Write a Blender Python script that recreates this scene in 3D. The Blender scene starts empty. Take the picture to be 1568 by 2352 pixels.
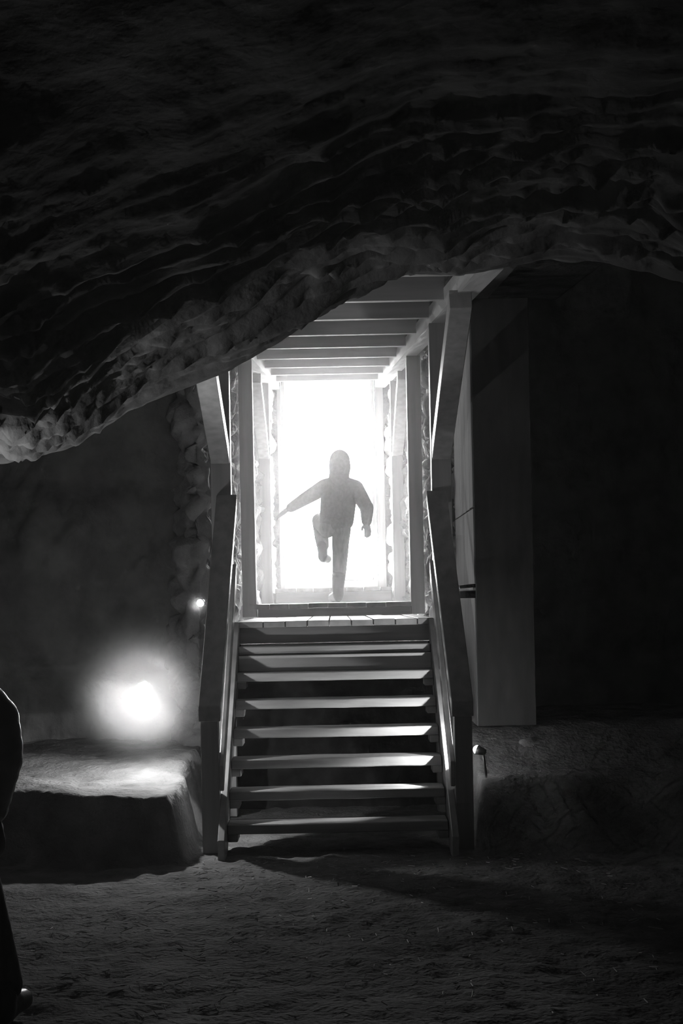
import bpy, bmesh, math, random
from mathutils import Vector, Matrix, noise
random.seed(7)
S = bpy.context.scene
COL = S.collection
PI = math.pi

# ------------------------------------------------------------------ camera, sky, exposure
F = 3600.0                       # focal length in pixels of the 1568x2352 frame
VX, VY, ROLL, EYE = 766.0, 1380.0, 0.020, 1.60
cam = bpy.data.cameras.new('camera'); cam_o = bpy.data.objects.new('camera', cam); COL.objects.link(cam_o)
cam.sensor_width = 36.0; cam.lens = F / 2352 * 36.0
cam.shift_x = (784 - VX) / 2352; cam.shift_y = (VY - 1176) / 2352
cam_o.location = (0, 0, EYE); cam_o.rotation_euler = (PI / 2, ROLL, 0)
cam.clip_start = 0.05; cam.clip_end = 300
S.camera = cam_o

SKY = 80.0
HAZE_INNER, HAZE_MOUTH, HAZE_CAVE = 0.024, 0.009, 0.0014
P_LEDGE, P_WALL, P_GROUND, P_OFF_L = 48.0, 5.0, 66.0, 45.0
W = bpy.data.worlds.new('overcast_sky'); S.world = W; W.use_nodes = True
nt = W.node_tree; nt.nodes.clear()
wo = nt.nodes.new('ShaderNodeOutputWorld'); wb = nt.nodes.new('ShaderNodeBackground')
tc = nt.nodes.new('ShaderNodeTexCoord'); sx = nt.nodes.new('ShaderNodeSeparateXYZ'); mr = nt.nodes.new('ShaderNodeMapRange')
nt.links.new(tc.outputs['Generated'], sx.inputs[0]); nt.links.new(sx.outputs['Z'], mr.inputs['Value'])
mr.inputs['From Min'].default_value = -1; mr.inputs['From Max'].default_value = 1
mr.inputs['To Min'].default_value = SKY * .8; mr.inputs['To Max'].default_value = SKY * 1.2
nt.links.new(mr.outputs[0], wb.inputs['Strength']); nt.links.new(wb.outputs[0], wo.inputs[0])
wb.inputs['Color'].default_value = (1, 1, 1, 1)
pl = bpy.data.lights.new('door_portal', 'AREA'); pl.shape = 'RECTANGLE'; pl.size = 1.22; pl.size_y = 2.62
pl.cycles.is_portal = True
po = bpy.data.objects.new('door_portal', pl); po.location = (-0.05, 21.05, 3.22); po.rotation_euler = (-PI / 2, 0, 0); COL.objects.link(po)

S.view_settings.view_transform = 'Standard'; S.view_settings.look = 'None'
S.view_settings.gamma = 1; S.view_settings.use_curve_mapping = False; S.view_settings.exposure = 0.0
S.cycles.max_bounces = 5; S.cycles.diffuse_bounces = 3; S.cycles.glossy_bounces = 3; S.cycles.volume_bounces = 0
S.cycles.sample_clamp_indirect = 4.0; S.cycles.sample_clamp_direct = 24.0
S.cycles.filter_width = 1.1; S.cycles.adaptive_threshold = 0.03

def P(px, py, Y):
    """a photo pixel at depth Y -> world point"""
    dx, dy = px - VX, py - VY
    return Vector(((dx - ROLL * dy) * Y / F, Y, EYE - (dy + ROLL * dx) * Y / F))

def lerp(a, b, t): return a + (b - a) * t
def sstep(t): t = max(0., min(1., t)); return t * t * (3 - 2 * t)
def interp(pts, x):
    if x <= pts[0][0]: return pts[0][1]
    for (a, b), (c, d) in zip(pts, pts[1:]):
        if x <= c: return lerp(b, d, (x - a) / (c - a))
    return pts[-1][1]
def fbm(p, o=4): return noise.fractal(p, 0.9, 2.1, o)

# ------------------------------------------------------------------ materials (the photograph is black and white)
def mat(name, c0, c1, rough=.7, spec=.4, scale=(6, 6, 6), detail=6, bump=.3, bdist=.02, grain=False, bscale=None):
    m = bpy.data.materials.new(name); m.use_nodes = True
    t = m.node_tree; b = t.nodes['Principled BSDF']
    co = t.nodes.new('ShaderNodeTexCoord'); mp = t.nodes.new('ShaderNodeMapping'); mp.inputs['Scale'].default_value = scale
    n = t.nodes.new('ShaderNodeTexNoise'); n.inputs['Detail'].default_value = detail; n.inputs['Scale'].default_value = 1.0
    r = t.nodes.new('ShaderNodeValToRGB')
    r.color_ramp.elements[0].color = (c0, c0, c0, 1); r.color_ramp.elements[1].color = (c1, c1, c1, 1)
    r.color_ramp.elements[0].position = .3; r.color_ramp.elements[1].position = .7
    t.links.new(co.outputs['Object'], mp.inputs[0]); t.links.new(mp.outputs[0], n.inputs['Vector'])
    t.links.new(n.outputs[0], r.inputs[0]); t.links.new(r.outputs[0], b.inputs['Base Color'])
    b.inputs['Roughness'].default_value = rough; b.inputs['Specular IOR Level'].default_value = spec
    if bump:
        bn = t.nodes.new('ShaderNodeBump'); bn.inputs['Strength'].default_value = bump; bn.inputs['Distance'].default_value = bdist
        src = n
        if bscale:
            src = t.nodes.new('ShaderNodeTexNoise'); src.inputs['Scale'].default_value = bscale; src.inputs['Detail'].default_value = 8
            t.links.new(co.outputs['Object'], src.inputs['Vector'])
        t.links.new(src.outputs[0], bn.inputs['Height']); t.links.new(bn.outputs[0], b.inputs['Normal'])
    return m
def emat(name, s):
    m = bpy.data.materials.new(name); m.use_nodes = True; b = m.node_tree.nodes['Principled BSDF']
    b.inputs['Emission Color'].default_value = (1, 1, 1, 1); b.inputs['Emission Strength'].default_value = s
    return m
M_WOODX = mat('wood_across', .34, .50, .42, .5, (1.2, 14, 14), 5, .15, .004)
M_WOODY = mat('wood_along', .34, .50, .42, .5, (14, 1.0, 14), 5, .15, .004)
M_WOODZ = mat('wood_upright', .34, .50, .42, .5, (14, 14, 1.0), 5, .15, .004)
M_RAIL = mat('smooth_rail', .40, .56, .26, .9, (14, 1.0, 14), 4, .06, .002)
M_BEAM = mat('rough_beam', .72, .88, .45, .8, (9, 1.5, 9), 7, .5, .015)
M_TREAD = mat('worn_tread', .26, .46, .6, .4, (2.0, 16, 16), 7, .3, .005)
M_ROCK = mat('cave_rock', .14, .27, .75, .35, (3, 3, 3), 8, .6, .02, bscale=16)
M_STONE = mat('dry_stone', .22, .42, .75, .35, (5, 5, 5), 8, .8, .02, bscale=24)
M_DIRT = mat('earth_floor', .10, .22, .9, .2, (4, 4, 4), 9, .8, .025, bscale=34)
M_PANEL = mat('shaded_partition_panel', .07, .11, .9, .1, (8, 8, 2), 5, .1, .003)  # darker than the side boards: the front's shade is put into the colour
M_SOIL = mat('shade_dark_soil', .02, .06, .9, .2, (6, 6, 6), 7, .6, .02)  # soil kept near black, standing in for the shade behind the treads
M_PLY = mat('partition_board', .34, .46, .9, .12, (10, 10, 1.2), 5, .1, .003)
M_ROOF = mat('roof_board', .16, .26, .7, .3, (14, 1.0, 14), 5, .15, .004)
M_METAL = mat('lamp_housing', .03, .05, .4, .5, (8, 8, 8), 2, 0)
M_BULB = emat('lit_bulb', 40)
M_BULB_S = emat('lit_small_bulb', 30)
M_JACKET = mat('jacket_cloth', .10, .14, .8, .3, (30, 30, 30), 4, .2, .004)
M_TROUSER = mat('trouser_cloth', .12, .18, .85, .2, (40, 40, 10), 4, .2, .003)
M_BOOT = mat('rubber_boot', .05, .08, .35, .5, (6, 6, 6), 2, 0)
M_SKIN = mat('skin', .20, .26, .55, .4, (9, 9, 9), 3, 0)
M_PUFF = mat('quilted_jacket', .34, .42, .34, .9, (20, 20, 20), 4, .15, .004)
_b = M_PUFF.node_tree.nodes['Principled BSDF']; _b.inputs['Coat Weight'].default_value = 1.0; _b.inputs['Coat Roughness'].default_value = .22
M_DARK = mat('dark_trousers', .12, .18, .8, .3, (30, 30, 10), 4, .25, .004)
M_STRAW = mat('dry_straw', .35, .6, .6, .3, (9, 9, 9), 2, 0)
M_EARTHOUT = mat('outside_ground', .3, .5, .9, .2, (2, 2, 2), 6, .3, .03)

# ------------------------------------------------------------------ object helpers
def link(name, me, m=None, parent=None):
    o = bpy.data.objects.new(name, me); COL.objects.link(o)
    if m is not None and me is not None: me.materials.append(m)
    if parent is not None: o.parent = parent; o.matrix_parent_inverse = parent.matrix_basis.inverted()
    return o
def from_bm(name, bm, m, parent=None, smooth=False):
    bmesh.ops.recalc_face_normals(bm, faces=bm.faces)
    me = bpy.data.meshes.new(name); bm.to_mesh(me); bm.free()
    if smooth:
        for p in me.polygons: p.use_smooth = True
    return link(name, me, m, parent)
def tag(o, label, cat, group=None):
    o['label'] = label; o['category'] = cat
    if group: o['group'] = group
    return o
def thing(name, label, cat, loc, group=None):
    o = bpy.data.objects.new(name, None); COL.objects.link(o); o.location = loc; o.empty_display_size = .1
    return tag(o, label, cat, group)
def struct(o): o['kind'] = 'structure'; return o

def add_box(bm, x0, x1, y0, y1, z0, z1, bev=.004):
    g = bmesh.ops.create_cube(bm, size=1)
    for v in g['verts']:
        v.co = Vector((lerp(x0, x1, v.co.x + .5), lerp(y0, y1, v.co.y + .5), lerp(z0, z1, v.co.z + .5)))
    if bev:
        es = list({e for v in g['verts'] for e in v.link_edges})
        bmesh.ops.bevel(bm, geom=es, offset=bev, segments=1, affect='EDGES')
def box(name, x0, x1, y0, y1, z0, z1, m, parent=None, bev=.004):
    bm = bmesh.new(); add_box(bm, x0, x1, y0, y1, z0, z1, bev); return from_bm(name, bm, m, parent)
def add_hexa(bm, a, b, bev=.004):
    """a, b: two quads (lists of 4 points) -> a solid"""
    va = [bm.verts.new(p) for p in a]; vb = [bm.verts.new(p) for p in b]
    fs = [bm.faces.new(va), bm.faces.new(vb[::-1])]
    for i in range(4): fs.append(bm.faces.new((va[i], vb[i], vb[(i + 1) % 4], va[(i + 1) % 4])))
    bmesh.ops.recalc_face_normals(bm, faces=fs)
    if bev: bmesh.ops.bevel(bm, geom=list({e for f in fs for e in f.edges}), offset=bev, segments=1, affect='EDGES')
def incline(name, x0, x1, ya, za, yb, zb, hgt, m, parent, x0b=None, x1b=None, plumb=True, bev=.004):
    """a bar from depth ya (top za) to yb (top zb) with vertical thickness hgt; plumb end cuts"""
    x0b = x0 if x0b is None else x0b; x1b = x1 if x1b is None else x1b
    if plumb: d = Vector((0, 0, -hgt))
    else:
        t = Vector((0, yb - ya, zb - za)).normalized(); d = Vector((0, t.z, -t.y)) * hgt
        if d.z > 0: d = -d
    a = [Vector((x0, ya, za)), Vector((x1, ya, za))]; b = [Vector((x0b, yb, zb)), Vector((x1b, yb, zb))]
    bm = bmesh.new(); add_hexa(bm, [a[0], a[1], a[1] + d, a[0] + d], [b[0], b[1], b[1] + d, b[0] + d], bev)
    return from_bm(name, bm, m, parent)
def grid(name, fn, nu, nv, m, parent=None, smooth=True):
    vs = [fn(i / nu, j / nv) for j in range(nv + 1) for i in range(nu + 1)]
    fs = [(j * (nu + 1) + i, j * (nu + 1) + i + 1, (j + 1) * (nu + 1) + i + 1, (j + 1) * (nu + 1) + i) for j in range(nv) for i in range(nu)]
    me = bpy.data.meshes.new(name); me.from_pydata(vs, [], fs)
    if smooth:
        for p in me.polygons: p.use_smooth = True
    return link(name, me, m, parent)

# ------------------------------------------------------------------ cave floor with its ledges
def floor_z(x, y):
    # left ledge
    e = 9.62 + .16 * noise.noise(Vector((x * 1.7, 3.1, 0))) + .08 * noise.noise(Vector((x * 6, 1.1, 0)))
    w = .05 + .03 * noise.noise(Vector((x * 3, y * 3, 2)))
    a = sstep((y - e) / .13 + .2)
    b = sstep((-.93 + .05 * noise.noise(Vector((y * 3, 8, 0))) - x) / .12)
    l = (.43 + .06 * noise.noise(Vector((x * 1.4, y * 1.4, 5))) + .10 * sstep((y - 10.3) / 1.6)) * a * b
    # right bank
    r = (.44 * sstep((y - 9.65 + .15 * noise.noise(Vector((x * 2, y * 2, 9)))) / .5) + .26 * sstep((y - 10.45) / .6)) * sstep((x - .868) / .06)
    r2 = .5 * sstep((x - 2.2) / 1.5) * (1 - sstep((y - 9.65) / .9))
    z = max(l, r + r2)
    z += .022 * fbm(Vector((x * 2.2, y * 2.2, 0)), 3) + .012 * fbm(Vector((x * 11, y * 11, 4)), 3)
    return z
def ffn(u, v):
    x = lerp(-4.2, 4.2, u); y = lerp(0, 1, v)
    y = -2.5 + 15.8 * (v ** .8)
    return (x, y, floor_z(x, y) if abs(x) > .98 or y < 11.9 else floor_z(x, y))
struct(grid('floor', ffn, 260, 420, M_DIRT))
struct(grid('floor_passage', lambda u, v: (lerp(-1.9, 1.9, u), lerp(12.8, 21.4, v), .0 + .05 * noise.noise(Vector((u * 9, v * 20, 0)))), 20, 60, M_DIRT))

# ------------------------------------------------------------------ rock ceiling with its hanging lip
LIP = [(-900, 1010), (-500, 1050), (-200, 1088), (0, 1062), (150, 1035), (190, 1015), (290, 940), (400, 892), (480, 862), (530, 846), (580, 817),
       (640, 780), (700, 738), (760, 698), (800, 671), (850, 648), (900, 632), (1000, 624), (1130, 614), (1250, 600), (1400, 606), (1568, 650), (1900, 760), (2400, 900)]
def ylip(x): return 8.55 - .35 * sstep((-x - .6) / 1.6)
LIPZ = []
for px, py in LIP:
    y = 8.55
    for _ in range(4): q = P(px, py, y); y = ylip(q.x)
    LIPZ.append((q.x, q.z))
def cfn(u, v):
    x = lerp(-4.3, 4.3, u); yl = ylip(x); zl = interp(LIPZ, x)
    if v <= .86:
        t = v / .86
        y = lerp(-2.6, yl, 1 - (1 - t) ** 1.6)
        k = (yl - y)
        top = 3.75 + .25 * math.sin(x * .7)
        rise = sstep(k / 5.2)
        z = lerp(zl, top, rise) + .12 * (1 - math.exp(-k * 3))
        z -= .0
        fade = 1 if k > .08 else k / .08
        a = x * .90 + z * .45; c = z * .9 - x * .45
        d = .08 * fbm(Vector((a * .9, y * .8, c * 1.5)), 3)
        st = noise.noise(Vector((a * .7, y * 3.2, c * 7 + 3 * noise.noise(Vector((x, y, 0)))))) 
        far = 1 - .75 * sstep((k - .5) / 1.4)
        d += .04 * far * (1 - abs(st) * 2)
        d += .022 * far * fbm(Vector((a * 1.0, y * 7.0, c * 7)), 4)
        sr = 1 - abs(noise.noise(Vector((x * .45 + 9, k * 5.0 + .5 * noise.noise(Vector((x * 1.1, k, 3))), 2.0)))) * 2
        sr2 = 1 - abs(noise.noise(Vector((x * .8 + 4, k * 12.0 + .7 * noise.noise(Vector((x * 2.1, k * 2, 5))), 6.0)))) * 2
        d -= (.085 * max(sr, 0) ** 6 + .045 * max(sr2, 0) ** 5) * (1 - sstep((k - .9) / 2.2)) * (.4 + .6 * min(1, k / .1))
        d += .018 * fbm(Vector((x * 13, y * 13, z * 13)), 3) * (.45 + 1.9 * sstep((-x - .9) / .6))
        z += d * (.35 + .65 * fade) - .02
    else:
        t = (v - .86) / .14
        y = interp([(0, yl), (.12, yl + .06), (.35, yl + .22), (.6, yl + .42), (1, 13.4)], t)
        zt = interp([(0, zl + .02), (.12, zl + .12), (.35, zl + .55), (.6, max(4.6, zl + .9)), (1, 5.0)], t)
        z = zt + .04 * fbm(Vector((x * 3, y * 3, zt * 3)), 3)
        y += .03 * noise.noise(Vector((x * 5, zt * 5, 0)))
    return (x, y, z)
struct(grid('ceiling', cfn, 420, 330, M_ROCK))

# side walls and the wall behind the viewer
def side(name, sx):
    def f(u, v):
        y = lerp(-2.8, 13.4, u); z = lerp(-.3, 5.2, v)
        return (sx * (3.95 - .5 * math.sin(v * PI) * 0 + .18 * fbm(Vector((y * .8, z * .8, sx * 5)), 5)), y, z)
    return struct(grid(name, f, 90, 40, M_ROCK))
side('wall_left', -1); side('wall_right', 1)
struct(grid('wall_front', lambda u, v: (lerp(-4.3, 4.3, u), -2.2 + .15 * fbm(Vector((u * 7, v * 4, 2)), 4), lerp(-.3, 5.2, v)), 50, 30, M_ROCK))

# rock behind the ledge and behind the partition
def rock_back(name, xa, xb, y0):
    def f(u, v):
        x = lerp(xa, xb, u); z = lerp(-.2, 5.2, v)
        return (x, y0 + (.20 if z > 1.0 else .04) * fbm(Vector((x * 1.3, z * 1.3, y0)), 5) + .03 * fbm(Vector((x * 7, z * 7, y0)), 3), z)
    return struct(grid(name, f, 110, 90, M_ROCK))
rock_back('wall_back_left', -4.3, -1.12, 12.35); rock_back('wall_back_right', .98, 4.3, 12.95)

# dry stone walls along the passage
def stone_wall(name, path, z0, z1, sgn):
    L = [0]
    for a, b in zip(path, path[1:]): L.append(L[-1] + math.dist(a, b))
    def f(u, v):
        d = u * L[-1]
        x = interp(list(zip(L, [p[0] for p in path])), d); y = interp(list(zip(L, [p[1] for p in path])), d)
        d2 = min(d + .05, L[-1]); d1 = max(d - .05, 0)
        tx = interp(list(zip(L, [p[0] for p in path])), d2) - interp(list(zip(L, [p[0] for p in path])), d1)
        ty = interp(list(zip(L, [p[1] for p in path])), d2) - interp(list(zip(L, [p[1] for p in path])), d1)
        n = math.hypot(tx, ty) or 1; nx, ny = ty / n * sgn, -tx / n * sgn
        z = lerp(z0, z1, v)
        q = Vector((d * 2.4, z * 4.6, sgn * 3.0)) + .45 * Vector((noise.noise(Vector((d * 3, z * 3, 1))), noise.noise(Vector((d * 3, z * 3, 7))), 0))
        dist, _ = noise.voronoi(q)
        e = min(1, (dist[1] - dist[0]) / .35)
        disp = .10 * min(1, e * 1.5) ** .4 + .05 * noise.cell(_[0] * 3.7) + .034 * fbm(Vector((d * 6, z * 6, sgn)), 5) - .10
        return (x + nx * disp, y + ny * disp, z)
    return struct(grid(name, f, int(L[-1] / .032), int((z1 - z0) / .034), M_STONE))
stone_wall('wall_passage_left', [(-1.34, 12.5), (-1.16, 12.06), (-1.02, 11.98), (-.98, 12.15), (-.955, 15), (-.94, 18.9), (-.80, 19.5), (-.75, 21.1)], .4, 5.05, 1)
stone_wall('wall_passage_right', [(1.3, 13.0), (1.02, 12.7), (.98, 12.8), (.95, 15), (.93, 18.9), (.80, 19.5), (.75, 21.1)], .4, 5.05, -1)

# ------------------------------------------------------------------ passage: roof, end wall, door
def beam_u(y): return EYE + 1.09 + .083 * y        # underside of the long beams
def raft_u(y): return EYE + 1.15 + .083 * y
bm = bmesh.new()
nb = 12
for i in range(nb):
    xa = lerp(-1.25, 1.25, i / nb) + .003; xb = lerp(-1.25, 1.25, (i + 1) / nb) - .003
    a, b = raft_u(8.95) + .17, raft_u(21.2) + .17
    add_hexa(bm, [Vector((xa, 8.95, a)), Vector((xb, 8.95, a)), Vector((xb, 8.95, a + .03)), Vector((xa, 8.95, a + .03))],
             [Vector((xa, 21.2, b)), Vector((xb, 21.2, b)), Vector((xb, 21.2, b + .03)), Vector((xa, 21.2, b + .03))], 0)
struct(from_bm('ceiling_passage', bm, M_ROOF))
struct(grid('ceiling_earth', lambda u, v: (lerp(-1.9, 1.9, u), lerp(8.95, 21.3, v), raft_u(lerp(8.95, 21.3, v)) + .24 + .02 * noise.noise(Vector((u * 9, v * 30, 0)))), 20, 60, M_DIRT))

DY = 20.8
d_tl, d_br = P(652, 877, DY), P(858, 1324, DY)
dx0, dx1, dz1, dz0 = d_tl.x, d_br.x, d_tl.z, d_br.z
bm = bmesh.new()
add_box(bm, -1.9, dx0 - .10, DY + .05, DY + .30, -.5, 5.4, 0); add_box(bm, dx1 + .16, 1.9, DY + .05, DY + .30, -.5, 5.4, 0)
add_box(bm, dx0 - .10, dx1 + .16, DY + .05, DY + .30, dz1 + .07, 5.4, 0); add_box(bm, dx0 - .10, dx1 + .16, DY + .05, DY + .30, -.5, dz0 - .16, 0)
struct(from_bm('wall_end', bm, M_STONE))
door = struct(link('door_1', None)); door.location = (0, DY, dz0)
box('jamb', dx0 - .045, dx0, DY - .05, DY + .30, dz0 - .04, dz1 + .06, M_WOODZ, door)
box('jamb', dx1, dx1 + .05, DY - .05, DY + .30, dz0 - .04, dz1 + .06, M_WOODZ, door)
box('lintel', dx0, dx1, DY - .05, DY + .30, dz1, dz1 + .06, M_WOODX, door)
box('sill', dx0, dx1, DY - .02, DY + .30, dz0 - .05, dz0, M_WOODX, door)
box('casing_board', dx0 - .10, dx0 - .05, DY - .03, DY + .05, dz0 - .16, dz1 + .08, M_WOODZ, door)
box('casing_board', dx1 + .055, dx1 + .17, DY - .03, DY + .05, dz0 - .16, dz1 + .08, M_WOODZ, door)
box('threshold_board', dx0 - .05, dx1 + .055, DY - .07, DY - .005, dz0 - .165, dz0 - .05, M_WOODX, door)
struct(grid('ground_outside', lambda u, v: (lerp(-25, 25, u), lerp(21.1, 70, v), dz0 - .1 + .2 * noise.noise(Vector((u * 9, v * 9, 1)))), 30, 30, M_EARTHOUT))

# ------------------------------------------------------------------ boarded landings stepping up to the door
def landing(label, y0, y1, z, x0, x1, fz, n, shift=0., fx=None):
    t = thing('boarded_landing', label, 'landing', (0, y0, z))
    bm = bmesh.new(); w = (x1 - x0) / n
    edges = [x0] + [x0 + w * (i + shift) for i in range(1 if shift >= 0 else 0, n)] + [x1]
    for a, b in zip(edges, edges[1:]):
        j = random.uniform(-.006, .006); jz = random.uniform(-.003, .003)
        add_box(bm, a + .004, b - .004, y0 + j, y1, z - .045 + jz, z + jz, .003)
    from_bm('deck_board', bm, M_WOODY, t)
    fx = fx or (x0 + .01, x1 - .01)
    box('fascia_board', fx[0], fx[1], y0 + .02, y0 + .06, z - .045 - fz, z - .047, M_WOODX, t)
    box('joist', fx[0], fx[0] + .05, y0 + .06, y1, z - .16, z - .047, M_WOODY, t)
    box('joist', fx[1] - .05, fx[1], y0 + .06, y1, z - .16, z - .047, M_WOODY, t)
    return t
Z1, Z2, Z3 = 1.457, 1.58, 1.76
landing('lowest boarded landing at the head of the steps with plank ends showing', 11.70, 15.02, Z1, -.735, .745, .12, 9, .25)
landing('middle boarded landing where the walking child sets one boot', 15.02, 19.22, Z2, -.735, .75, .11, 8, -.35)
landing('uppermost boarded landing just below the bright doorway threshold', 19.22, 20.72, Z3, -.72, .72, .13, 7, .3)

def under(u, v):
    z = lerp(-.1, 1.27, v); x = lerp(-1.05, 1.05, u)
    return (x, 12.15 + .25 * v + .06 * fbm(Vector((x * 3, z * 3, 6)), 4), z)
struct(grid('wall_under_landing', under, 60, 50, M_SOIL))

# ------------------------------------------------------------------ timber frame of the passage
fr = thing('timber_frame', 'sawn timber frame of posts, braces, long beams and rafters lining the passage', 'timber frame', (0, 15, Z1))
for s in (-1, 1):
    def X(v): return s * v
    def bx(name, a, b, *r): return box(name, min(s * a, s * b), max(s * a, s * b), *r)
    # long beam: rough, tapering with the passage
    def bfn(pts):
        return pts
    ya, yb = (8.62, 20.78)
    xi_a, xi_b = (.83, .60) if s > 0 else (.82, .66)
    bm = bmesh.new(); N = 40; rings = []
    for i in range(N + 1):
        t = i / N; y = lerp(ya, yb, t); xi = lerp(xi_a, xi_b, t); zu = beam_u(y)
        ring = []
        for q in range(12):
            a = q / 12
            pts = [(0, 0), (0, .07), (0, .14), (.045, .14), (.09, .14), (.14, .14), (.14, .08), (.14, .03), (.14, 0), (.09, 0), (.05, 0), (.015, 0)]
            ox, oz = pts[q]
            nz = .007 * noise.noise(Vector((ox * 20, y * 2.0, oz * 20 + s * 4)))
            ring.append(bm.verts.new((s * (xi + ox + nz), y, zu + oz + nz)))
        rings.append(ring)
    for a, b in zip(rings, rings[1:]):
        for q in range(12): bm.faces.new((a[q], a[(q + 1) % 12], b[(q + 1) % 12], b[q]))
    bm.faces.new(rings[0]); bm.faces.new(rings[-1][::-1])
    from_bm('beam', bm, M_BEAM, fr)
    # posts
    bx('post', .752, .90, 11.72, 11.86, .0, beam_u(11.72), M_WOODZ, fr)
    bx('post', .742, .875, 15.05, 15.20, Z1, beam_u(15.05), M_WOODZ, fr)
    bx('post', .745, .885, 19.24, 19.38, Z2, beam_u(19.24), M_WOODZ, fr)
    # knee braces leaning towards the viewer
    incline('brace', X(.755), X(.895), 11.74, EYE + 1.16, 9.75, beam_u(9.75) + .02, .13, M_WOODZ, fr, plumb=False)
    incline('brace', X(.755), X(.885), 19.26, EYE + 1.88, 17.35, beam_u(17.35) + .02, .13, M_WOODZ, fr, plumb=False)
for y in (9.28, 10.67, 11.92, 13.26, 14.6, 15.95, 17.3, 18.6, 19.9):
    xi = lerp(.83, .60, (y - 8.62) / 12.16); xl = lerp(.82, .66, (y - 8.62) / 12.16)
    z = raft_u(y); box('rafter', -xl - .01, xi + .01, y, y + .06, z, z + .165, M_WOODX, fr, .003)

# ------------------------------------------------------------------ staircase
st = thing('staircase', 'open timber staircase with plank handrails climbing from the cave floor', 'staircase', (0, 10.8, 0))
YS = [9.95 + .25 * k for k in range(7)]
ZS = [.19 + (Z1 - .19) / 7 * k for k in range(7)]
for k, (y, z) in enumerate(zip(YS, ZS)):
    j = .004 * math.sin(k * 2.3)
    bm = bmesh.new(); add_box(bm, -.705, .700, y + j, y + .27, z - .062, z, .006)
    bmesh.ops.subdivide_edges(bm, edges=[e for e in bm.edges if abs(e.verts[0].co.x - e.verts[1].co.x) > .5], cuts=24)
    for v in bm.verts:
        v.co.z += .003 * noise.noise(Vector((v.co.x * 4, v.co.y * 9, k))); v.co.y += .004 * noise.noise(Vector((v.co.x * 3, k * 3.1, v.co.z * 9)))
    from_bm('tread', bm, M_TREAD, st)
    for s in (-1, 1):
        box('cleat', min(s * .64, s * .704), max(s * .64, s * .704), y + .03, y + .25, z - .115, z - .064, M_WOODY, st)
box('riser_board', -.70, .70, 11.72, 11.755, Z1 - .34, Z1 - .17, M_WOODX, st)
box('riser_board', -.70, .70, 11.40, 11.425, ZS[5] + .0, ZS[6] - .064, M_WOODX, st)
slope = (Z1 - .19) / 1.75
for s in (-1, 1):
    a, b = s * .706, s * .75
    def inc(name, x0, x1, *r, **k): return incline(name, min(x0, x1), max(x0, x1), *r, **k)
    inc('stringer', a, b, 9.72, .19 - .23 * slope + .10, 11.69, Z1 + .0, .30, M_WOODY, st)
    inc('handrail', s * .735, s * .875, 9.97, .945, 11.715, 2.41, .10, M_RAIL, st, x0b=min(s * .708, s * .86), x1b=max(s * .708, s * .86))
    inc('middle_rail', s * .752, s * .722, 9.99, .56, 11.715, 1.89, .16, M_RAIL, st)
    bm = bmesh.new(); add_box(bm, min(s * .752, s * .866), max(s * .752, s * .866), 9.99, 10.10, -.06, .93, .004)
    from_bm('newel_post', bm, M_WOODZ, st)

# ------------------------------------------------------------------ boarded partition on the right
pt = thing('boarded_partition', 'tall boarded partition boxed in beside the right handrail', 'partition', (1.2, 11.4, .7))
X0, X1, YA, YB, ZB, ZT = 1.0, 1.405, 11.0, 12.62, .70, 3.70
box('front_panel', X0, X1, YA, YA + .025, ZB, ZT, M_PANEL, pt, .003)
box('corner_stud', X0 + .012, X0 + .06, YA + .026, YA + .075, ZB, ZT, M_WOODZ, pt, .003)
box('corner_stud', X0 + .012, X0 + .06, YB - .05, YB, ZB, ZT, M_WOODZ, pt, .003)
ys = [YA + .03, YA + .30, YA + .62, YA + 1.12, YB]
for a, b in zip(ys, ys[1:]):
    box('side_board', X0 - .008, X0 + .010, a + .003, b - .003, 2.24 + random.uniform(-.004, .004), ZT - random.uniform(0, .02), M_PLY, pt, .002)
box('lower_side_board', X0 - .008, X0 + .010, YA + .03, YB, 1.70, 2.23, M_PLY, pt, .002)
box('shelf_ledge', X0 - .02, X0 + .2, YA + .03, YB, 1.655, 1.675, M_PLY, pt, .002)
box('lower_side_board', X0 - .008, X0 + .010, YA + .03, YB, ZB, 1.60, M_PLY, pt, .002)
box('back_panel', X1 - .02, X1, YA + .026, YB, ZB, ZT, M_PLY, pt, .002)

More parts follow.
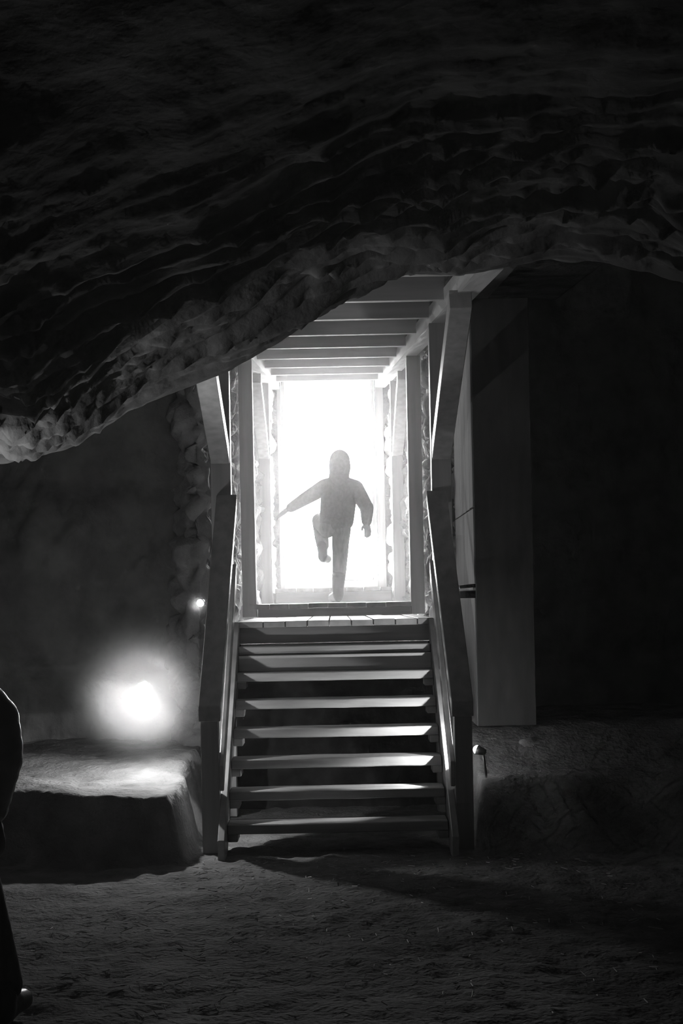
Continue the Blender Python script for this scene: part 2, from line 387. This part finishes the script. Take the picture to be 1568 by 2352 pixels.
# ------------------------------------------------------------------ lamps
def lathe(bm, prof, n, mtx):
    rings = []
    for r, h in prof: rings.append([bm.verts.new(mtx @ Vector((r * math.cos(2 * PI * i / n), r * math.sin(2 * PI * i / n), h))) for i in range(n)])
    for a, b in zip(rings, rings[1:]):
        for i in range(n): bm.faces.new((a[i], a[(i + 1) % n], b[(i + 1) % n], b[i]))
    return rings
def floodlight(label, loc, aim, R, power, bulb, foot, group=None, cone=150, throw=None, spill=0):
    t = thing('floodlight', label, 'lamp', loc, group)
    d = (Vector(aim) - Vector(loc)).normalized(); q = d.to_track_quat('Z', 'Y').to_matrix().to_4x4()
    mtx = Matrix.Translation(loc) @ q
    bm = bmesh.new(); r = lathe(bm, [(R * .25, -R * 1.3), (R * .45, -R * 1.2), (R * .60, -R * .5), (R * .74, R * .05), (R * .68, R * .05), (R * .54, -R * .45), (R * .3, -R * .9)], 24, mtx)
    bm.faces.new(r[0]); bm.faces.new(r[-1]); from_bm('lamp_housing', bm, M_METAL, t, True)
    bm = bmesh.new(); bmesh.ops.create_uvsphere(bm, u_segments=16, v_segments=10, radius=R * .66, matrix=mtx @ Matrix.Translation((0, 0, -R * .02)))
    from_bm('bulb', bm, bulb, t, True)
    if foot is not None:
        bm = bmesh.new(); p = Vector(loc) - d * R * .9
        v = Vector(foot) - p; mm = Matrix.Translation(p) @ v.to_track_quat('Z', 'Y').to_matrix().to_4x4()
        r = lathe(bm, [(.008, 0), (.008, v.length)], 10, mm); bm.faces.new(r[0]); bm.faces.new(r[-1]); from_bm('stake', bm, M_METAL, t, True)
    ld = bpy.data.lights.new('lamp_light', 'SPOT'); ld.spot_size = math.radians(cone); ld.spot_blend = .28; ld.energy = power; ld.shadow_soft_size = R * .3
    lo = bpy.data.objects.new('lamp_light', ld); COL.objects.link(lo); lo.location = Vector(loc) + d * R * 1.0; td = Vector(throw or d); lo.rotation_euler = (-td).to_track_quat('Z', 'Y').to_euler()
    if spill:
        sd = bpy.data.lights.new('lamp_spill', 'POINT'); sd.energy = spill; sd.shadow_soft_size = R * .25
        so = bpy.data.objects.new('lamp_spill', sd); COL.objects.link(so); so.location = Vector(loc) + d * R * .98
        so.parent = t; so.matrix_parent_inverse = t.matrix_basis.inverted()
    lo.parent = t; lo.matrix_parent_inverse = t.matrix_basis.inverted()
    return t
pL = P(330, 1585, 10.6)
floodlight('large glaring floodlight above the left earth ledge', pL, pL + Vector((.25, -1, -.35)), .085, P_LEDGE, M_BULB, P(332, 1590, 12.35), cone=165, throw=(-.5, -.55, -1), spill=34)
pS = P(460, 1385, 11.80)
floodlight('small round lamp fixed to the dry stone wall left of the handrail', pS, pS + Vector((-.3, -1, -.25)), .042, P_WALL, M_BULB_S, (pS.x - .02, pS.y + .2, pS.z))
pG = P(1096, 1722, 10.22)
floodlight('small lamp near the ground behind the right newel post', pG, pG + Vector((-1, .38, .36)), .045, P_GROUND, M_BULB_S, (pG.x + .06, pG.y + .02, floor_z(pG.x + .06, pG.y) - .03), cone=125)

# ------------------------------------------------------------------ loose rocks on the right bank
def rock(label, c, r, sd):
    bm = bmesh.new(); bmesh.ops.create_icosphere(bm, subdivisions=4, radius=1)
    for v in bm.verts:
        n = v.co.normalized(); k = 1 + .28 * noise.noise(n * 1.5 + Vector((sd, 0, 0))) + .08 * fbm(n * 5 + Vector((sd, 3, 0)), 3)
        v.co = Vector((n.x * r[0] * k, n.y * r[1] * k, n.z * r[2] * k))
    o = from_bm('rock', bm, M_STONE, None, True); o.location = c
    return tag(o, label, 'rock')
c = P(1215, 1716, 10.85); rock('pale pointed rock lying below the foot of the partition', (c.x, c.y, c.z), (.12, .10, .075), 3)
c = P(1315, 1735, 10.9); rock('dark low rock farthest right beneath the partition', (c.x, c.y, c.z), (.13, .12, .07), 8)

# dry straw bits on the floor
bm = bmesh.new()
for _ in range(700):
    x = random.uniform(-1.6, 1.6); y = random.uniform(5.6, 9.7)
    if x < -.9 and (y > 8.3 or y < 6.5): continue
    z = floor_z(x, y) + random.uniform(.004, .02); L = random.uniform(.02, .07); a = random.uniform(0, 2 * PI); e = random.uniform(-.15, .35)
    d = Vector((math.cos(a), math.sin(a), e)) * L; n = Vector((-math.sin(a), math.cos(a), 0)) * .0024; c = Vector((x, y, z))
    ring0 = [bm.verts.new(c + n), bm.verts.new(c - n), bm.verts.new(c + Vector((0, 0, .003)))]
    bend = Vector((0, 0, -.15 * L))
    ring1 = [bm.verts.new(c + d + n + bend), bm.verts.new(c + d - n + bend), bm.verts.new(c + d + bend + Vector((0, 0, .003)))]
    for i in range(3): bm.faces.new((ring0[i], ring0[(i + 1) % 3], ring1[(i + 1) % 3], ring1[i]))
    bm.faces.new(ring0); bm.faces.new(ring1[::-1])
o = tag(from_bm('straw', bm, M_STRAW), 'scattered bits of dry straw on the earth floor', 'straw'); o['kind'] = 'stuff'

# ------------------------------------------------------------------ people
RK = 1.0
def blob(bm, c, r, rot=None):
    r = [q * RK for q in r]
    m = Matrix.Translation(c) @ (rot.to_4x4() if rot else Matrix.Identity(4)) @ Matrix.Diagonal((r[0], r[1], r[2], 1))
    bmesh.ops.create_icosphere(bm, subdivisions=3, radius=1, matrix=m)
def limb(bm, pts):
    """pts: [(point, radius)...] tapered chain of round cones"""
    for (a, ra), (b, rb) in zip(pts, pts[1:]):
        ra *= RK; rb *= RK
        a, b = Vector(a), Vector(b); n = max(2, int((b - a).length / (min(ra, rb) * .35)))
        for i in range(n + 1):
            t = i / n; r = lerp(ra, rb, t)
            bmesh.ops.create_icosphere(bm, subdivisions=2, radius=r, matrix=Matrix.Translation(a.lerp(b, t)))
def fuse(name, bm, m, parent, vox, it=4, fac=.6, grow=0.0):
    me = bpy.data.meshes.new(name); bm.to_mesh(me); bm.free()
    o = bpy.data.objects.new(name, me); COL.objects.link(o)
    r = o.modifiers.new('r', 'REMESH'); r.mode = 'VOXEL'; r.voxel_size = vox
    s = o.modifiers.new('s', 'SMOOTH'); s.factor = fac; s.iterations = it
    dg = bpy.context.evaluated_depsgraph_get(); me2 = bpy.data.meshes.new_from_object(o.evaluated_get(dg))
    o.modifiers.clear(); o.data = me2; me2.name = name; bpy.data.meshes.remove(me)
    if grow:
        ns = [v.normal.copy() for v in me2.vertices]
        for v, n in zip(me2.vertices, ns): v.co += n * grow
    me2.materials.clear(); me2.materials.append(m)
    for p in me2.polygons: p.use_smooth = True
    if parent is not None: o.parent = parent; o.matrix_parent_inverse = parent.matrix_basis.inverted()
    return o
def hand(bm, wrist, dirv, palm_n, side_v, L, curl=.5):
    """five separate fingers; dirv = along the hand, side_v = towards the thumb"""
    d, n, s = dirv.normalized(), palm_n.normalized(), side_v.normalized()
    pal = L * .5; r = L * .062 / RK
    limb(bm, [(wrist - d * L * .1, r * 2.0), (wrist + d * L * .12, r * 2.2), (wrist + d * L * .36, r * 2.3)])
    for k, (o, l) in enumerate(((.33, .44), (.11, .50), (-.11, .46), (-.31, .36))):
        base = wrist + d * pal + s * o * L * .48
        limb(bm, [(wrist + s * o * L * .25, r * 1.5), (base, r * 1.35)])
        p1 = base + (d + n * curl * .35) .normalized() * l * L * .45
        p2 = p1 + (d * .8 + n * curl).normalized() * l * L * .33
        p3 = p2 + (d * .45 + n * curl * 1.5).normalized() * l * L * .25
        limb(bm, [(base, r * 1.2), (p1, r * 1.1), (p2, r), (p3, r * .8)])
    t0 = wrist + d * L * .14 + s * L * .16; t1 = t0 + (d * .7 + s * .6 + n * .3).normalized() * L * .24; t2 = t1 + (d + n * .4).normalized() * L * .2
    limb(bm, [(wrist + d * L * .06, r * 1.6), (t0, r * 1.5), (t1, r * 1.15), (t2, r * .9)])
def head(bm, c, h, fwd):
    """head of height h with face looking along fwd"""
    f = fwd.normalized(); up = Vector((0, 0, 1)); rt = f.cross(up).normalized()
    B = Matrix((rt, f, up)).transposed()
    blob(bm, c + up * h * .08, (h * .36, h * .42, h * .42), B); blob(bm, c - up * h * .2 + f * h * .08, (h * .27, h * .31, h * .30), B)
    blob(bm, c + f * h * .42 - up * h * .06, (h * .055, h * .09, h * .11), B)         # nose
    blob(bm, c + f * h * .37 - up * h * .24, (h * .12, h * .05, h * .03), B); blob(bm, c + f * h * .36 - up * h * .29, (h * .11, h * .05, h * .03), B)
    blob(bm, c + f * h * .33 - up * h * .42, (h * .12, h * .09, h * .07), B)
    for s in (-1, 1):
        blob(bm, c + rt * s * h * .36 - up * h * .04 - f * h * .02, (h * .035, h * .08, h * .12), B)
        blob(bm, c + rt * s * h * .15 + f * h * .36 + up * h * .06, (h * .09, h * .06, h * .03), B)

# person stepping up towards the door
Yc = 18.2; RK = K = Yc / 15.42
def C(px, py, dy=0): return P(px, py, Yc + dy * K)
ch_body = bmesh.new()
hd = C(781, 1068, .02); head(ch_body, hd, .205, Vector((0, 1, 0)))
limb(ch_body, [(hd - Vector((0, 0, .07)), .05), (C(779, 1105), .05), (C(778, 1120), .08)])
blob(ch_body, C(777, 1140), (.115, .08, .15)); blob(ch_body, C(772, 1185), (.11, .08, .13)); blob(ch_body, C(770, 1210), (.115, .085, .09))
Lsh, Lel, Lwr = C(744, 1114), C(700, 1146, .12), C(662, 1170, .22)
Rsh, Rel, Rwr = C(817, 1116), C(842, 1164, -.04), C(843, 1201, .04)
limb(ch_body, [(C(765, 1116), .05), (Lsh, .045), (Lel, .036), (Lwr, .024)]); limb(ch_body, [(C(795, 1116), .05), (Rsh, .045), (Rel, .036), (Rwr, .024)])
hand(ch_body, Lwr, C(645, 1181, .26) - Lwr, Vector((.3, .5, -.6)), Vector((.5, -.2, .8)), .165 * K, .35)
hand(ch_body, Rwr, C(845, 1230, .08) - Rwr, Vector((-.25, 1, 0)), Vector((-1, -.25, .1)), .165 * K, .45)
Rhp, Rkn, Ran = C(784, 1218), C(781, 1275, .05), C(776, 1355, 0)
Lhp, Lkn, Lan = C(752, 1214), C(734, 1196, .30), C(741, 1262, .14)
limb(ch_body, [(Rhp, .068), (Rkn, .050), (Ran, .036)]); limb(ch_body, [(Lhp, .068), (Lkn, .052), (Lan, .036)])
child = fuse('person', ch_body, M_SKIN, None, .0065, 3, .5)
tag(child, 'person in hooded jacket and rubber boots stepping towards the bright door, one knee raised', 'person')
bm = bmesh.new()
limb(bm, [(C(773, 1112), .085), (C(768, 1200), .105)]); limb(bm, [(C(785, 1112), .085), (C(779, 1200), .105)]); limb(bm, [(C(758, 1128), .08), (C(756, 1196), .085)]); limb(bm, [(C(800, 1128), .08), (C(790, 1196), .085)])
limb(bm, [(C(764, 1196), .085), (C(780, 1200), .085)]); limb(bm, [(C(760, 1203), .062), (C(788, 1211), .062)])
blob(bm, C(768, 1196), (.132, .105, .10))
limb(bm, [(C(768, 1117), .085), (C(745, 1119), .068), (Lel, .052), (C(668, 1166, .20), .036)])
limb(bm, [(C(790, 1117), .085), (C(816, 1121), .068), (C(842, 1166, -.04), .056), (C(842, 1197, .03), .040)])
fuse('jacket', bm, M_JACKET, child, .010, 12, .7, .019)
bm = bmesh.new()
blob(bm, C(780, 1072, -.02), (.094, .112, .135)); blob(bm, C(780, 1060, -.01), (.088, .10, .105)); limb(bm, [(C(779, 1084), .088), (C(778, 1108), .10)])
fuse('hood', bm, M_JACKET, child, .009, 6, .6, .017)
bm = bmesh.new()
limb(bm, [(C(778, 1205), .095), (Rhp, .082), (C(782, 1245, .03), .074), (Rkn, .066), (C(779, 1316, .02), .056), (C(777, 1335, .01), .045)])
limb(bm, [(C(760, 1205), .095), (Lhp, .080), (Lkn, .066), (C(738, 1232, .22), .058), (C(741, 1252, .16), .050)])
fuse('trousers', bm, M_TROUSER, child, .009, 5, .6, .018)
def boot(top, ankle, heel, toe, r):
    bm = bmesh.new(); limb(bm, [(top, r), (ankle, r * .84), (heel.lerp(ankle, .45), r * .84)])
    limb(bm, [(heel.lerp(ankle, .25), r * .80), (heel.lerp(toe, .5) + (ankle - heel) * .15, r * .74), (toe, r * .66)])
    limb(bm, [(heel, r * .62), (heel.lerp(toe, .4), r * .60)])
    limb(bm, [(top + (top - ankle).normalized() * .004 + Vector((K * r * .72 * math.cos(a), K * r * .72 * math.sin(a), 0)), r * .34) for a in [i * PI / 6 for i in range(13)]] )
    return fuse('boot', bm, M_BOOT, child, .007, 3, .5, .010)
zf = Z2
def onfloor(px, dy, z): q = C(px, 1380, dy); q.z = z; return q
boot(C(778, 1322, .01), C(776, 1352, 0), onfloor(777, -.03, zf + .056), onfloor(764, .17, zf + .057), .060)
boot(C(740, 1252, .15), C(741, 1268, .12), C(741, 1283, .09), C(752, 1284, .20), .050)

# adult standing at the left edge, nearly out of the frame
RK = 1.0
Ya = 6.0
def A(px, py, dy=0): return P(px, py, Ya + dy)
ad = bmesh.new(); U = Vector((0, 0, 1))
hc = Vector((-1.60, Ya + .05, 1.50)); head(ad, hc, .225, Vector((-.5, .9, 0)))
limb(ad, [(hc - U * .08, .055), (hc - U * .2, .06)])
blob(ad, (-1.60, Ya, 1.18), (.17, .11, .22)); blob(ad, (-1.58, Ya, .92), (.155, .11, .16))
e0, e1, e2, e3 = Vector((-1.43, Ya, 1.34)), A(14, 1725, .0), A(-12, 1880, .1), A(2, 1918, .12)
limb(ad, [((-1.55, Ya, 1.33), .07), (e0, .055), (e1, .042), (e2, .030)])
hand(ad, e2 + (e3 - e2) * .15, A(4, 1955, .12) - e2, Vector((-1, .2, 0)), Vector((.2, 1, 0)), .17, .6)
limb(ad, [((-1.65, Ya, 1.33), .07), ((-1.78, Ya, 1.33), .055), ((-1.86, Ya + .03, 1.06), .042), ((-1.80, Ya + .15, .84), .03)])
hand(ad, Vector((-1.80, Ya + .15, .83)), Vector((.05, .1, -1)), Vector((1, 0, 0)), Vector((0, 1, 0)), .17, .5)
k0, k1, k2 = Vector((-1.47, Ya, .88)), A(-30, 2090, .03), A(10, 2290, .02)
limb(ad, [(k0, .085), (k1, .06), (k2, .042)])
limb(ad, [((-1.67, Ya, .88), .085), ((-1.70, Ya + .03, .48), .06), ((-1.71, Ya, .10), .042)])
adult = fuse('person', ad, M_SKIN, None, .0075, 3, .5)
tag(adult, 'person in a dark quilted jacket at the left edge, sleeve, hand and leg showing', 'person')
bm = bmesh.new()
blob(bm, (-1.60, Ya, 1.20), (.20, .14, .24)); blob(bm, (-1.59, Ya, .98), (.185, .14, .17)); limb(bm, [((-1.60, Ya, 1.36), .10), ((-1.60, Ya + .01, 1.42), .075)])
def puffs(pts, nb):
    L = [0]
    for (a, _), (b, _) in zip(pts, pts[1:]): L.append(L[-1] + (Vector(b) - Vector(a)).length)
    n = nb * 7
    for i in range(n + 1):
        d = L[-1] * i / n
        c = Vector([interp(list(zip(L, [Vector(p)[k] for p, _ in pts])), d) for k in range(3)])
        r = interp(list(zip(L, [q for _, q in pts])), d) * (.82 + .18 * abs(math.sin(PI * nb * i / n)))
        bmesh.ops.create_icosphere(bm, subdivisions=3, radius=r, matrix=Matrix.Translation(c))
puffs([((-1.52, Ya, 1.34), .095), (e0, .085), (A(-8, 1650), .088), (A(8, 1735), .080), (A(-2, 1790, .03), .070), (e2 + U * .02, .05)], 13)
limb(bm, [((-1.68, Ya, 1.34), .095), ((-1.79, Ya, 1.33), .085), ((-1.86, Ya + .03, 1.06), .07), ((-1.80, Ya + .15, .87), .05)])
fuse('quilted_jacket', bm, M_PUFF, adult, .008, 2, .5)
bm = bmesh.new()
limb(bm, [((-1.52, Ya, .90), .12), (k0, .112), (A(-42, 2080, .02), .095), (A(-8, 2190, .02), .080), (k2 - U * -.05, .075)])
limb(bm, [((-1.64, Ya, .90), .12), ((-1.67, Ya, .88), .112), ((-1.70, Ya + .03, .48), .085), ((-1.71, Ya, .16), .075)])
fuse('trousers', bm, M_DARK, adult, .010, 4, .5)
for (hx, hy), (tx, ty) in (((k2.x - .0, k2.y - .04), (k2.x + .03, k2.y + .18)), ((-1.71, Ya - .04), (-1.74, Ya + .18))):
    z = max(floor_z(hx, hy), floor_z(tx, ty)) + .045
    bm = bmesh.new(); limb(bm, [(Vector((hx, hy + .03, z + .14)), .062), (Vector((hx, hy, z + .02)), .056), (Vector((hx, hy, z)), .050)])
    limb(bm, [(Vector((hx, hy, z)), .048), (Vector((lerp(hx, tx, .5), lerp(hy, ty, .5), z + .015)), .052), (Vector((tx, ty, z)), .046)])
    fuse('boot', bm, M_BOOT, adult, .008, 3, .5)

# ------------------------------------------------------------------ lamps of the cave that stand outside the frame
floodlight('floodlight on a stake outside the picture, aimed up at the hanging rock', (-2.35, 7.45, 1.45), (-1.55, 8.15, 2.40), .06, P_OFF_L, M_BULB_S, (-2.40, 7.42, floor_z(-2.4, 7.42)), cone=60)

# ------------------------------------------------------------------ haze in the passage and the cave, added for glow and veiled tones
def haze(name, x0, x1, y0, y1, z0, z1, dens, g, label):
    m = bpy.data.materials.new(name); m.use_nodes = True; t = m.node_tree; t.nodes.clear()
    o = t.nodes.new('ShaderNodeOutputMaterial'); v = t.nodes.new('ShaderNodeVolumeScatter')
    v.inputs['Density'].default_value = dens; v.inputs['Anisotropy'].default_value = g; v.inputs['Color'].default_value = (1, 1, 1, 1)
    t.links.new(v.outputs[0], o.inputs['Volume'])
    ob = box(name, x0, x1, y0, y1, z0, z1, m, None, 0); ob['kind'] = 'stuff'; tag(ob, label, 'haze'); return ob
haze('haze', -.95, .95, 15.22, 17.85, 1.2, 4.6, HAZE_INNER, .86, 'haze slab added inside the passage before the walking person to grey the figure')  # slab placed before the figure to grey it, in place of lens bloom
haze('haze', -.95, .95, 11.95, 15.20, 1.2, 4.4, HAZE_MOUTH, .80, 'faint haze added at the near end of the timber passage to lift its tones')  # added to lift the tone of the middle posts and rafters
haze('haze', -4.2, 4.2, -2.4, 11.94, -.5, 4.95, HAZE_CAVE, .6, 'thin dark haze hanging in the cave around the lamps')

def glare_ball(name, c, R, dens, label):  # added scattering ball that imitates lens glare around a lamp
    m = bpy.data.materials.new('glare_ball_' + name); m.use_nodes = True; t = m.node_tree; t.nodes.clear()
    o = t.nodes.new('ShaderNodeOutputMaterial'); v = t.nodes.new('ShaderNodeVolumeScatter')
    g = t.nodes.new('ShaderNodeTexGradient'); g.gradient_type = 'QUADRATIC_SPHERE'
    tc = t.nodes.new('ShaderNodeTexCoord'); mp = t.nodes.new('ShaderNodeMapping'); mp.inputs['Scale'].default_value = (1 / R,) * 3
    pw = t.nodes.new('ShaderNodeMath'); pw.operation = 'POWER'; pw.inputs[1].default_value = 1.3
    mu = t.nodes.new('ShaderNodeMath'); mu.operation = 'MULTIPLY'; mu.inputs[1].default_value = dens
    t.links.new(tc.outputs['Object'], mp.inputs[0]); t.links.new(mp.outputs[0], g.inputs[0]); t.links.new(g.outputs['Fac'], pw.inputs[0])
    t.links.new(pw.outputs[0], mu.inputs[0]); t.links.new(mu.outputs[0], v.inputs['Density']); t.links.new(v.outputs[0], o.inputs['Volume'])
    bm = bmesh.new(); bmesh.ops.create_icosphere(bm, subdivisions=3, radius=R * 1.03)
    ob = from_bm('haze', bm, m, None, True); ob.location = c; ob['kind'] = 'stuff'; tag(ob, label, 'haze'); return ob
glare_ball('ledge', pL + Vector((0, -.08, 0)), .58, 2.6, 'added scattering ball for the lens glare around the large floodlight on the left ledge')
glare_ball('wall', pS + Vector((0, -.03, 0)), .16, 2.0, 'small added scattering ball for the lens glare around the round wall lamp')
